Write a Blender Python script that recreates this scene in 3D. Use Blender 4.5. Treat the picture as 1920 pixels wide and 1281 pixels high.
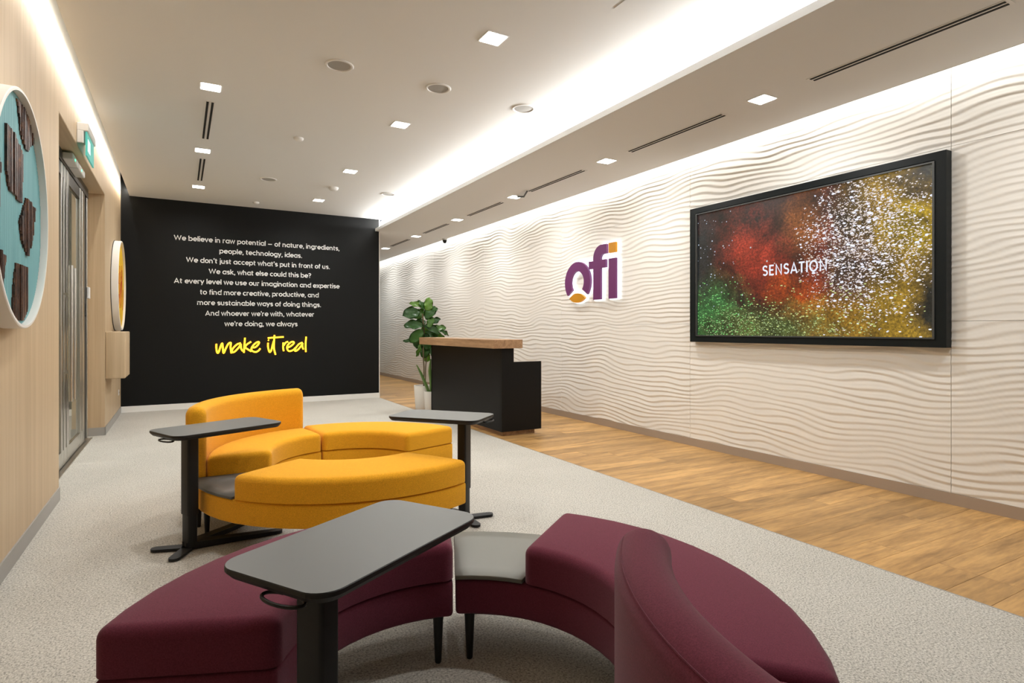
import bpy, bmesh, math, random
import numpy as np
from mathutils import Vector, Matrix
C = bpy.context.scene.collection
for o in list(bpy.data.objects): bpy.data.objects.remove(o)
PI = math.pi
R = math.radians

# ------------------------------------------------------------ camera, world, large lights, exposure
cam_d = bpy.data.cameras.new('camera'); cam = bpy.data.objects.new('camera', cam_d); C.objects.link(cam)
cam.location = (0, 0, 1.25); cam.rotation_euler = (R(90), 0, -math.atan2(623, 1094))
cam_d.sensor_width = 36; cam_d.lens = 1094/1920*36; cam_d.shift_y = -22.5/1920; cam_d.clip_start = .02
sc = bpy.context.scene; sc.camera = cam
sc.view_settings.view_transform = 'Standard'; sc.view_settings.look = 'None'
sc.view_settings.gamma = 1; sc.view_settings.use_curve_mapping = False
sc.view_settings.exposure = 0.22
W = bpy.data.worlds.new('world'); sc.world = W; W.use_nodes = True
W.node_tree.nodes['Background'].inputs[0].default_value = (.8, .85, 1, 1)
W.node_tree.nodes['Background'].inputs[1].default_value = .15
WARM = (1, .95, .87); NEUT = (.985, .985, .97); COOL = (.90, .96, 1)
MAIN_W, SOFFIT_W = 13.5, 14
COVE_W, WASH_W, LEFT_W = 14, 3.2, 5      # per metre of strip

def area(name, loc, sx, sy, power, col=NEUT, rot=(0, 0, 0), spread=180, parent=None):
    l = bpy.data.lights.new(name, 'AREA'); l.shape = 'RECTANGLE'; l.size = sx; l.size_y = sy
    l.energy = power; l.color = col; l.spread = R(spread)
    o = bpy.data.objects.new(name, l); C.objects.link(o); o.location = loc; o.rotation_euler = rot
    if parent: o.parent = parent
    return o

ZM, ZS = 3.27, 3.05            # main ceiling, lower soffit
XL, XR = -.77, 4.79            # left and right wall faces
XE, XW = 3.11, 4.61            # soffit edges
YB, YN, YF = 10.52, -4.0, 16.0
# LED strips lying in the coves (the lamps the place has)
YS = .4
area('cove_strip_light', (3.27, (YS+YF)/2, ZS+.055), .03, YF-YS, COVE_W*(YF-YS), NEUT, (0, R(180-25), 0))
area('wash_strip_light', (4.66, (YS+YF)/2, ZM-.07), .03, YF-YS, WASH_W*(YF-YS), NEUT, (0, R(-22), 0))
area('left_strip_light', (-.675, (YS+YB)/2, ZM+.085), .02, YB-YS, LEFT_W*(YB-YS), WARM, (0, R(62), 0))

# ------------------------------------------------------------ material helpers
def mat(name, col=(.8, .8, .8), rough=.5, metal=0, emit=None, es=1, spec=.5, sheen=0, trans=0, ior=1.45, coat=0):
    m = bpy.data.materials.new(name); m.use_nodes = True
    b = m.node_tree.nodes['Principled BSDF']
    b.inputs['Base Color'].default_value = (*col, 1); b.inputs['Roughness'].default_value = rough
    b.inputs['Metallic'].default_value = metal; b.inputs['Specular IOR Level'].default_value = spec
    b.inputs['Sheen Weight'].default_value = sheen; b.inputs['Transmission Weight'].default_value = trans
    b.inputs['IOR'].default_value = ior; b.inputs['Coat Weight'].default_value = coat
    if emit: b.inputs['Emission Color'].default_value = (*emit, 1); b.inputs['Emission Strength'].default_value = es
    return m
class NG:
    def __init__(s, m): s.m = m; s.t = m.node_tree; s.n = s.t.nodes; s.b = s.n.get('Principled BSDF')
    def add(s, typ, ins={}, **kw):
        n = s.n.new(typ)
        for k, v in kw.items(): setattr(n, k, v)
        for k, v in ins.items():
            if isinstance(v, bpy.types.NodeSocket): s.t.links.new(v, n.inputs[k])
            else: n.inputs[k].default_value = v
        return n
    def math(s, op, a, b=0.0, c=0.0, clamp=False):
        n = s.n.new('ShaderNodeMath'); n.operation = op; n.use_clamp = clamp
        for i, v in enumerate((a, b, c)):
            if isinstance(v, bpy.types.NodeSocket): s.t.links.new(v, n.inputs[i])
            else: n.inputs[i].default_value = v
        return n.outputs[0]
    def ramp(s, fac, stops, interp='LINEAR'):
        n = s.n.new('ShaderNodeValToRGB'); s.t.links.new(fac, n.inputs[0]); e = n.color_ramp.elements
        n.color_ramp.interpolation = interp
        while len(e) < len(stops): e.new(.5)
        for i, (p, c) in enumerate(stops): e[i].position = p; e[i].color = (*c, 1)
        return n.outputs[0]
    def mix(s, f, a, b, mode='MIX'):
        n = s.n.new('ShaderNodeMix'); n.data_type = 'RGBA'; n.blend_type = mode
        for i, v in ((0, f), (6, a), (7, b)):
            if isinstance(v, bpy.types.NodeSocket): s.t.links.new(v, n.inputs[i])
            else: n.inputs[i].default_value = v if i == 0 else (*v, 1)
        return n.outputs[2]
    def coords(s, scale=(1, 1, 1), kind='Object'):
        tc = s.n.new('ShaderNodeTexCoord'); mp = s.n.new('ShaderNodeMapping')
        mp.inputs['Scale'].default_value = scale; s.t.links.new(tc.outputs[kind], mp.inputs[0]); return mp.outputs[0]
    def bump(s, h, strength=.3, dist=.002):
        n = s.add('ShaderNodeBump', {'Height': h, 'Strength': strength, 'Distance': dist})
        s.t.links.new(n.outputs[0], s.b.inputs['Normal'])
    def col(s, c): s.t.links.new(c, s.b.inputs['Base Color'])

def wood(name, dark, light, axis, rough=.45, scale=14, stretch=.06, obj_random=False, fine=1.0):
    m = mat(name, light, rough); g = NG(m)
    sv = [scale]*3; sv[axis] = scale*stretch
    v = g.coords(tuple(sv))
    if obj_random:
        oi = g.n.new('ShaderNodeObjectInfo')
        off = g.add('ShaderNodeCombineXYZ', {0: g.math('MULTIPLY', oi.outputs['Random'], 37.), 1: g.math('MULTIPLY', oi.outputs['Random'], 91.), 2: 0.})
        va = g.add('ShaderNodeVectorMath', {0: v, 1: off.outputs[0]}, operation='ADD'); v = va.outputs[0]
    n1 = g.add('ShaderNodeTexNoise', {'Vector': v, 'Scale': 1.0, 'Detail': 6., 'Roughness': .6, 'Distortion': .6})
    n2 = g.add('ShaderNodeTexNoise', {'Vector': v, 'Scale': 7.0, 'Detail': 3., 'Roughness': .6})
    f = g.math('ADD', g.math('MULTIPLY', n1.outputs[0], .7), g.math('MULTIPLY', n2.outputs[0], .3*fine))
    c = g.ramp(f, [(.33, dark), (.62, light)])
    if obj_random:
        hv = g.add('ShaderNodeHueSaturation', {'Color': c, 'Value': g.math('ADD', g.math('MULTIPLY', oi.outputs['Random'], .34), .84)})
        c = hv.outputs[0]
    g.col(c); g.bump(n2.outputs[0], .12, .001)
    return m

M_ceil = mat('ceiling_paint', (.71, .71, .70), .9)
M_white = mat('white_paint', (.80, .79, .76), .6)
M_oak_v = wood('pale_oak_laminate', (.45, .33, .20), (.56, .425, .27), 2, .5, 16, .02)
M_oak_h = wood('pale_oak_soffit', (.50, .375, .235), (.60, .465, .31), 1, .5, 16, .02)
M_plank = wood('oak_plank', (.21, .112, .038), (.56, .325, .118), 0, .42, 9, .13, True)
M_walnut = wood('walnut_counter', (.20, .11, .055), (.47, .29, .16), 1, .45, 16, .07)
M_bronze = mat('bronze_skirting', (.42, .34, .27), .45, .2)
M_greyskirt = mat('grey_skirting', (.36, .35, .33), .45, .2)
M_black = mat('black_wall_paint', (.0036, .0040, .0038), .6, spec=.25)
M_text = mat('white_vinyl', (.82, .82, .80), .6)
M_desk = mat('black_laminate', (.0036, .0037, .0040), .5, spec=.28)
M_tab = mat('charcoal_laminate', (.11, .11, .10), .45, spec=.6)
M_tabedge = mat('black_edge', (.008, .008, .007), .5)
M_steelblk = mat('black_powder_coat', (.009, .009, .009), .5, spec=.4)
M_steel = mat('brushed_steel', (.62, .61, .57), .28, 1)
M_darkmetal = mat('dark_metal', (.10, .095, .085), .35, .8)
M_glass = mat('glass', (.62, .63, .55), .03, trans=.85, spec=.8)
M_slot = mat('slot_black', (.01, .01, .01), .8)
M_fix = mat('white_fixture', (.72, .71, .69), .5)
M_grille = mat('grey_grille', (.36, .35, .33), .8)
M_diff = mat('lamp_diffuser', (1, 1, 1), .5, emit=(1, .97, .92), es=14)
M_pot = mat('white_ceramic', (.78, .75, .70), .45)
M_soil = mat('dark_soil', (.03, .02, .015), .95)
M_green = mat('green_led', (.0, .4, .1), .5, emit=(.05, 1, .3), es=4)

M_carpet = mat('speckled_carpet', (.5, .48, .43), .95, spec=.15); g = NG(M_carpet)
v = g.coords()
n1 = g.add('ShaderNodeTexNoise', {'Vector': v, 'Scale': 120., 'Detail': 3., 'Roughness': .8})
n2 = g.add('ShaderNodeTexVoronoi', {'Vector': v, 'Scale': 70.})
n3 = g.add('ShaderNodeTexNoise', {'Vector': v, 'Scale': 1.3, 'Detail': 2.})
c = g.ramp(n1.outputs[0], [(.32, (.07, .065, .06)), (.43, (.38, .36, .32)), (.58, (.60, .575, .515)), (.70, (.80, .78, .72))])
c = g.mix(g.math('MULTIPLY', g.math('LESS_THAN', n2.outputs['Distance'], .26), .6), c, (.20, .19, .17))
c = g.mix(.12, c, g.ramp(n3.outputs[0], [(.35, (.40, .38, .33)), (.65, (.62, .60, .55))]))
g.col(c); g.bump(n1.outputs[0], .09, .002)

M_wave = mat('white_wave_panel', (.82, .79, .735), .6, spec=.3)

def fabric(name, base, sheen, scale=900):
    m = mat(name, base, 1.0, spec=.04, sheen=sheen); g = NG(m)
    m.node_tree.nodes['Principled BSDF'].inputs['Sheen Roughness'].default_value = .5
    v = g.coords()
    n = g.add('ShaderNodeTexNoise', {'Vector': v, 'Scale': float(scale), 'Detail': 2., 'Roughness': .7})
    w = g.add('ShaderNodeTexNoise', {'Vector': v, 'Scale': 260., 'Detail': 3., 'Roughness': .8})
    f = g.math('ADD', g.math('MULTIPLY', n.outputs[0], .5), g.math('MULTIPLY', w.outputs[0], .5))
    g.col(g.ramp(f, [(.38, tuple(x*.66 for x in base)), (.62, tuple(min(1, x*1.22) for x in base))]))
    g.bump(n.outputs[0], .35, .0008)
    return m
M_yel = fabric('mustard_felt', (.82, .385, .022), .12)
M_pur = fabric('burgundy_felt', (.15, .030, .052), .16)

# ------------------------------------------------------------ mesh helpers
def obj(name, bm, m, parent=None, loc=(0, 0, 0), smooth=False, rot=(0, 0, 0)):
    me = bpy.data.meshes.new(name)
    if isinstance(bm, bmesh.types.BMesh): bm.normal_update(); bm.to_mesh(me); bm.free()
    else: me.from_pydata(*bm); me.update()
    for mm in (m if isinstance(m, (list, tuple)) else [m]): me.materials.append(mm)
    if smooth:
        me.shade_smooth()
        if smooth != 'all': me.set_sharp_from_angle(angle=R(smooth if smooth is not True else 40))
    o = bpy.data.objects.new(name, me); C.objects.link(o); o.location = loc; o.rotation_euler = rot
    if parent: o.parent = parent
    return o
def thing(name, label, cat, loc=(0, 0, 0), rotz=0, group=None):
    o = bpy.data.objects.new(name, None); C.objects.link(o); o.empty_display_size = .1
    o.location = loc; o.rotation_euler = (0, 0, rotz); o['label'] = label; o['category'] = cat
    if group: o['group'] = group
    return o
def tag(o, label, cat, group=None):
    o['label'] = label; o['category'] = cat
    if group: o['group'] = group
    return o
def struct(o, label=None):
    o['kind'] = 'structure'
    if label: o['label'] = label
    return o
def root(name, label=None, loc=(0, 0, 0)):
    o = bpy.data.objects.new(name, None); C.objects.link(o); o.location = loc; return struct(o, label)
def copy_tree(o, parent=None):
    c = o.copy(); C.objects.link(c)
    if parent: c.parent = parent
    for ch in list(o.children): copy_tree(ch, c)
    return c
def boxes(*bs, bevel=0, seg=1):
    bm = bmesh.new()
    for b in bs:
        x0, x1, y0, y1, z0, z1 = b[:6]
        r = bmesh.ops.create_cube(bm, size=1, matrix=Matrix.Translation(((x0+x1)/2, (y0+y1)/2, (z0+z1)/2)) @ Matrix.Diagonal((abs(x1-x0), abs(y1-y0), abs(z1-z0), 1)))
    if bevel: bmesh.ops.bevel(bm, geom=bm.edges[:], offset=bevel, segments=seg, affect='EDGES', profile=.5)
    return bm
def prism(pts, z0, z1, bm=None, mtx=None):
    """extrude a closed 2-D outline from z0 to z1"""
    bm = bm or bmesh.new()
    a = [bm.verts.new((x, y, z0)) for x, y in pts]; b = [bm.verts.new((x, y, z1)) for x, y in pts]
    fs = [bm.faces.new(a[::-1]), bm.faces.new(b)]
    n = len(pts)
    for i in range(n): fs.append(bm.faces.new((a[i], a[(i+1) % n], b[(i+1) % n], b[i])))
    if mtx: bmesh.ops.transform(bm, matrix=mtx, verts=a+b)
    return bm
def rrect(w, h, r, n=6, cx=0, cy=0):
    P = []
    for sx, sy, a0 in ((1, 1, 0), (-1, 1, 90), (-1, -1, 180), (1, -1, 270)):
        for i in range(n+1):
            a = R(a0+90*i/n); P.append((cx+sx*(w/2-r)+r*math.cos(a), cy+sy*(h/2-r)+r*math.sin(a)))
    return P
def lathe(prof, n=32):
    """closed solid of revolution: prof = [(r,z)...] from bottom axis to top axis"""
    bm = bmesh.new(); rings = []
    for r, z in prof:
        rings.append([bm.verts.new((0, 0, z))] if r < 1e-6 else [bm.verts.new((r*math.cos(2*PI*i/n), r*math.sin(2*PI*i/n), z)) for i in range(n)])
    for a, b in zip(rings, rings[1:]):
        for i in range(n):
            j = (i+1) % n
            if len(a) == 1 and len(b) == 1: continue
            if len(a) == 1: bm.faces.new((a[0], b[j], b[i]))
            elif len(b) == 1: bm.faces.new((a[i], a[j], b[0]))
            else: bm.faces.new((a[i], a[j], b[j], b[i]))
    return bm
def tube(pts, r, n=8, closed=False, bm=None):
    bm = bm or bmesh.new(); P = [Vector(p) for p in pts]; rings = []; m = len(P)
    rr = r if isinstance(r, (list, tuple)) else [r]*m
    up = None
    for i, p in enumerate(P):
        if closed: t = P[(i+1) % m]-P[i-1]
        else: t = P[min(i+1, m-1)]-P[max(i-1, 0)]
        t.normalize()
        if up is None:
            a = Vector((0, 0, 1)) if abs(t.z) < .9 else Vector((1, 0, 0)); u = t.cross(a).normalized()
        else: u = (up-t*up.dot(t)).normalized()
        up = u; w = t.cross(u)
        rings.append([bm.verts.new(p+(u*math.cos(2*PI*k/n)+w*math.sin(2*PI*k/n))*rr[i]) for k in range(n)])
    for i in range(m if closed else m-1):
        a, b = rings[i], rings[(i+1) % m]
        for k in range(n): bm.faces.new((a[k], a[(k+1) % n], b[(k+1) % n], b[k]))
    if not closed: bm.faces.new(rings[0][::-1]); bm.faces.new(rings[-1])
    return bm
def smooth_path(P, sub=6):
    if len(P) < 3: return P
    out = []
    for i in range(len(P)-1):
        p0 = P[max(i-1, 0)]; p1 = P[i]; p2 = P[i+1]; p3 = P[min(i+2, len(P)-1)]
        for k in range(sub):
            t = k/sub; out.append(tuple(.5*(2*b+(c-a)*t+(2*a-5*b+4*c-d)*t*t+(3*b-a-3*c+d)*t**3) for a, b, c, d in zip(p0, p1, p2, p3)))
    out.append(P[-1]); return out

# ------------------------------------------------------------ room shell
struct(obj('floor', boxes((XL-.3, XE+.07, YN, YB+.3, -.1, 0)), M_carpet), 'light grey speckled carpet over most of the room')
fw = struct(obj('floor', boxes((XE+.07, XR+.2, YN, YF, -.1, -.009), (XL-.3, XE+.07, YB+.3, YF, -.1, -.009)), M_plank), 'warm oak plank floor strip along the white wave wall')
rnd = random.Random(4)
y = -.6; PW = .182; k = 0; meshes = {}
while y < 15.9:
    x = XE+.07; cut = rnd.choice((.35, .6, .85, 1.05, 1.3)) if k % 3 else 1.61
    xs = [XE+.07, XE+.07+cut, XR]
    if xs[2]-xs[1] < .15: xs = [XE+.07, XR]
    for a, b in zip(xs, xs[1:]):
        key = (round(a, 3), round(b, 3))
        if key in meshes:
            o = bpy.data.objects.new('plank', meshes[key]); C.objects.link(o); o.parent = fw; o.location = ((a+b)/2, y+PW/2, -.0045)
        else:
            o = obj('plank', boxes((-(b-a)/2+.0006, (b-a)/2-.0006, -PW/2+.0006, PW/2-.0006, -.0045, .0045), bevel=.0006), M_plank, fw, ((a+b)/2, y+PW/2, -.0045))
            meshes[key] = o.data
    y += PW; k += 1
struct(obj('trim_1', boxes((XE+.066, XE+.074, YN, YB+.3, -.002, .0008)), M_greyskirt), 'thin strip where carpet meets wood floor')

# ceilings
struct(obj('ceiling', boxes((-.66, 3.5, YN, YB+.02, ZM, ZM+.15), (XL-.3, -.62, YN, YB+.02, ZM+.40, ZM+.5), (-.659, -.64, YN, YB, ZM+.15, ZM+.40)), M_ceil), 'high plain white ceiling')
struct(obj('ceiling', boxes((XE+.001, XW-.001, YN, YF, ZS, ZS+.02), (XE, XE+.012, YN, YF, ZS-.001, ZS+.05), (XW-.012, XW, YN, YF, ZS-.001, ZS+.10),
                            (3.5, XR+.15, YN, YF, ZM, ZM+.15), (3.5, 3.52, YN, YF, ZS+.02, ZM), (XE-6, XE-.001, YB+.19, YF, ZS, ZS+.2)), M_ceil), 'lower dropped ceiling beside the white wave wall')
# left wall (pale oak panelling) with the door recess
DY0, DY1, DZ = 5.36, 8.38, 2.85
wl = root('wall_left', 'pale oak panelled wall on the left')
obj('panelling', boxes((XL-.22, XL, YN, DY0, .0, ZM+.06), (XL-.22, XL, DY1, YB, .0, ZM+.06), (XL-.22, XL, DY0, DY1, DZ, ZM+.06)), M_oak_v, wl)
obj('white_cove_band', boxes((XL-.22, XL-.002, YN, YB, ZM+.06, ZM+.41)), M_white, wl)  # wall top coloured white so the cove's light band reads white
obj('recess_lining', boxes((XL-.21, XL-.002, DY0+.001, DY1-.001, DZ-.006, DZ-.0005)), M_oak_h, wl)
struct(obj('baseboard_left', boxes((XL-.001, XL+.008, YN, DY0, 0, .095), (XL-.001, XL+.008, DY1-.008, YB-.012, 0, .095), (XL-.16, XL+.008, DY1-.008, DY1+.0, 0, .095)), M_greyskirt), 'grey skirting under the oak wall')
struct(obj('wall_near', boxes((XL-.3, XR+.2, YN-.15, YN, 0, 3.8)), mat('dark_grey_paint', (.10, .10, .10), .7)))
# black wall at the end of the lounge
struct(obj('wall_back', boxes((XL-.3, XE+.07, YB, YB+.18, .09, ZM), (XL-.3, -.66, YB, YB+.18, ZM, ZM+.41)), M_black), 'matt black feature wall behind the lettering')
struct(obj('trim_2', boxes((XE+.07, XE+.082, YB-.002, YB+.182, 0, ZM)), M_white), 'thin white end cap on the black wall')
struct(obj('baseboard_back', boxes((XL, XE+.082, YB-.012, YB+.18, 0, .09)), M_white), 'white skirting below the black wall')
# corridor end and its outer side
struct(obj('wall_far', boxes((XL-4, XR+.2, YF, YF+.15, 0, 3.4), (XE-6, XE-5.9, YB+.2, YF, 0, 3.4), (XE-6, XL-.3, YB, YB+.2, 0, 3.4)), mat('grey_blue_paint', (.45, .50, .50), .6)))
cd = root('door_2', 'pale blue glazed door at the far end of the corridor', (3.6, YF-.06, 0))
obj('door_frame', boxes((-.9, -.82, -.04, .05, 0, 2.6), (.97, 1.05, -.04, .05, 0, 2.6), (-.9, 1.05, -.04, .05, 2.5, 2.6), (-.9, 1.05, -.04, .05, 0, .14)), M_white, cd)
obj('pane', boxes((-.82, .97, -.0, .02, .14, 2.5)), mat('frosted_blue', (.42, .55, .60), .3), cd)

# wave wall: every panel a relief of its own
wr = root('wall_right', 'white wave relief wall with panels')
obj('wall_core', boxes((XR+.03, XR+.2, YN, YF, 0, ZM+.1)), M_white, wr)
struct(obj('baseboard_right', boxes((XR-.008, XR+.03, YN, YF, 0, .082)), M_bronze), 'bronze skirting under the wave wall')
_rs = np.random.RandomState(7)
def wave_height(Y, Z):
    ph = Z/.053
    for (ly, lz, a) in ((2.6, 1.5, 1.0), (1.15, .9, .50), (.72, .55, .24), (.40, .40, .07), (1.4, .33, .30)):
        p1, p2, s = _wp[(ly, lz)]
        ph = ph + a*np.sin(2*PI*Y/ly+p1+s*Z*2*PI/lz*.5)*np.cos(2*PI*Z/lz*.6+p2+.7*np.sin(Y*1.7+p1))
    ph = ph + .32*(Y-2)*np.sin(.5*Y)*.3
    t = 2*PI*ph
    h = .5+.5*np.sin(t+.8*np.sin(t))
    amp = .66+.34*np.sin(Y*2.3+3*np.sin(Z*2.1))*np.cos(Z*3.3+Y)
    return .0085*h*amp
_wp = {k: (_rs.rand()*6.28, _rs.rand()*6.28, _rs.choice([-1, 1])) for k in ((2.6, 1.5), (1.15, .9), (.72, .55), (.40, .40), (1.4, .33))}
ybs = [2.07+2.453*i for i in range(-2, 6)]+[YF]
zbs = [.082, 1.31, 2.56, ZM+.05]
for yi in range(len(ybs)-1):
    y0, y1 = ybs[yi]+.0018, ybs[yi+1]-.0018
    for zi in range(3):
        z0, z1 = zbs[zi]+.0012, zbs[zi+1]-.0012
        near = 0 <= yi-1 <= 3
        ny = int((y1-y0)/(.035 if near else .05))+1; nz = int((z1-z0)/(0.0072 if near else .0095))+1
        if yi == 0: ny, nz = ny//3, nz//2
        Yg, Zg = np.meshgrid(np.linspace(y0, y1, ny), np.linspace(z0, z1, nz), indexing='ij')
        H = wave_height(Yg, Zg)
        co = np.stack([XR+.002-H, Yg-y0, Zg-z0], -1).reshape(-1, 3)
        idx = np.arange(ny*nz).reshape(ny, nz)
        q = np.stack([idx[:-1, :-1], idx[:-1, 1:], idx[1:, 1:], idx[1:, :-1]], -1).reshape(-1, 4)
        # rim: edges drop back to the wall core, so the joint is a real groove
        ring = np.concatenate([idx[:, 0], idx[-1, 1:], idx[-2::-1, -1], idx[0, -2:0:-1]])
        back = co[ring].copy(); back[:, 0] = XR+.03; n0 = len(co)
        co = np.vstack([co, back]); m_ = len(ring); i_ = np.arange(m_); j_ = (i_+1) % m_
        q = np.vstack([q, np.stack([ring[i_], ring[j_], n0+j_, n0+i_], -1)])
        me = bpy.data.meshes.new('panel'); me.vertices.add(len(co)); me.vertices.foreach_set('co', co.astype('f').ravel())
        me.loops.add(len(q)*4); me.loops.foreach_set('vertex_index', q.astype('i').ravel())
        me.polygons.add(len(q)); me.polygons.foreach_set('loop_start', np.arange(0, len(q)*4, 4, dtype='i'))
        me.update(calc_edges=True); me.validate(); me.materials.append(M_wave); me.shade_smooth(); me.set_sharp_from_angle(angle=R(60))
        o = bpy.data.objects.new('panel', me); C.objects.link(o); o.parent = wr; o.location = (0, y0, z0)

# ------------------------------------------------------------ entrance door
XD = XL-.16
d1 = root('door_1', 'stainless framed glass entrance door set in the oak wall', (XD, 0, 0))
for a, b in ((5.40, 5.48), (6.46, 6.54), (6.60, 6.70), (6.76, 6.87), (7.58, 7.68), (7.74, 7.90), (8.10, 8.17)):
    obj('stile', boxes((-.03, .02, a, b, .02, 2.74), bevel=.003), M_steel, d1)
obj('stile', boxes((-.03, .0, 7.90, 8.10, .0, 2.80)), M_slot, d1)['label'] = 'dark gap beside the frame'
obj('stile', boxes((-.03, -.005, 8.17, 8.375, .0, 2.845)), M_oak_v, d1)['label'] = 'oak filler strip'
obj('header', boxes((-.04, .025, 5.37, 8.17, 2.74, 2.843)), M_darkmetal, d1)
obj('bottom_rail', boxes((-.025, .018, 5.48, 7.74, .02, .16), bevel=.003), M_steel, d1)
obj('top_rail', boxes((-.025, .018, 5.48, 7.74, 2.62, 2.735), bevel=.003), M_darkmetal, d1)
obj('sill', boxes((-.06, .06, 5.37, 8.2, 0, .012)), M_steel, d1)
obj('pane', boxes((-.008, .002, 5.48, 6.46, .16, 2.62)), M_glass, d1)
obj('pane', boxes((-.008, .002, 6.87, 7.58, .16, 2.62)), M_glass, d1)
for yy, zt in ((6.55, 1.83), (6.735, 1.82)):
    h = obj('door_handle', tube([(.075, yy, .60), (.075, yy, zt)], .02, 16), M_steel, d1, smooth=True)
    obj('bracket', boxes((.0, .07, yy-.01, yy+.01, .85, .87), (.0, .07, yy-.01, yy+.01, zt-.27, zt-.25)), M_steel, h)
ct = tag(obj('door_lock_magnet', boxes((-.03, .05, 0, .32, 0, .06), (-.03, .05, .36, .75, 0, .06), bevel=.006), M_fix, None, (XD+.055, 6.45, 2.765)),
         'white maglock housings with green lights at the top of the glass door', 'door lock')
for yy in (.1, .5): obj('indicator_light', boxes((.048, .053, yy, yy+.03, .015, .03)), M_green, ct)
# lobby seen through the glass
struct(obj('wall_lobby', boxes((-3.6, -3.5, 4.6, 9.2, 0, 3.2), (-3.5, XL-.22, 4.5, 4.6, 0, 3.2), (-3.5, XL-.22, 9.2, 9.3, 0, 3.2)), mat('olive_lobby_paint', (.42, .40, .27), .7)))
struct(obj('floor', boxes((-3.5, XL-.2, 4.6, 9.2, -.1, -.001)), M_carpet)); struct(obj('ceiling', boxes((-3.6, XL-.22, 4.5, 9.3, 3.0, 3.1)), M_ceil))
area('lobby_fill', (-2.3, 7, 2.98), .6, .6, 40, WARM)  # unseen fill light added to brighten the lobby behind the glass

# reader, plate, socket
tag(obj('card_reader', boxes((0, .02, -.04, .04, 0, .14), bevel=.004), M_slot, None, (XD+.0, 8.0, 1.40)), 'black card reader on the door frame below the white plate', 'card reader')
tag(obj('access_button', boxes((0, .022, -.05, .05, 0, .13), bevel=.004), M_fix, None, (XD+.02, 8.13, 1.60)), 'small white square plate on the door frame above the card reader', 'switch')
so = tag(obj('wall_socket', boxes((0, .008, -.04, .04, -.04, .04), bevel=.003), M_fix, None, (XL, 10.13, .34)), 'small white socket low on the oak wall under the yellow disc', 'socket')
obj('socket_hole', boxes((.007, .009, -.018, -.006, -.006, .006), (.007, .009, .006, .018, -.006, .006)), M_slot, so)
# exit sign
es = thing('exit_sign', 'green and white exit sign on the oak wall above the glass door', 'sign', (XL, 6.22, 2.76))
obj('housing', boxes((0, .085, -.02, .48, .205, .275), (0, .05, -.02, .0, .1, .21), bevel=.006), M_fix, es)
M_exit = mat('exit_green', (.05, .45, .38), .4, emit=(.10, .50, .46), es=.32)
obj('sign_panel', boxes((.06, .072, 0, .46, 0, .205)), M_exit, es)
M_exw = mat('exit_white', (.8, .9, .9), .4, emit=(.75, .95, .95), es=.7)
obj('arrow_pictogram', boxes((.0715, .0735, .05, .20, .05, .155)), M_exw, es)

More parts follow.
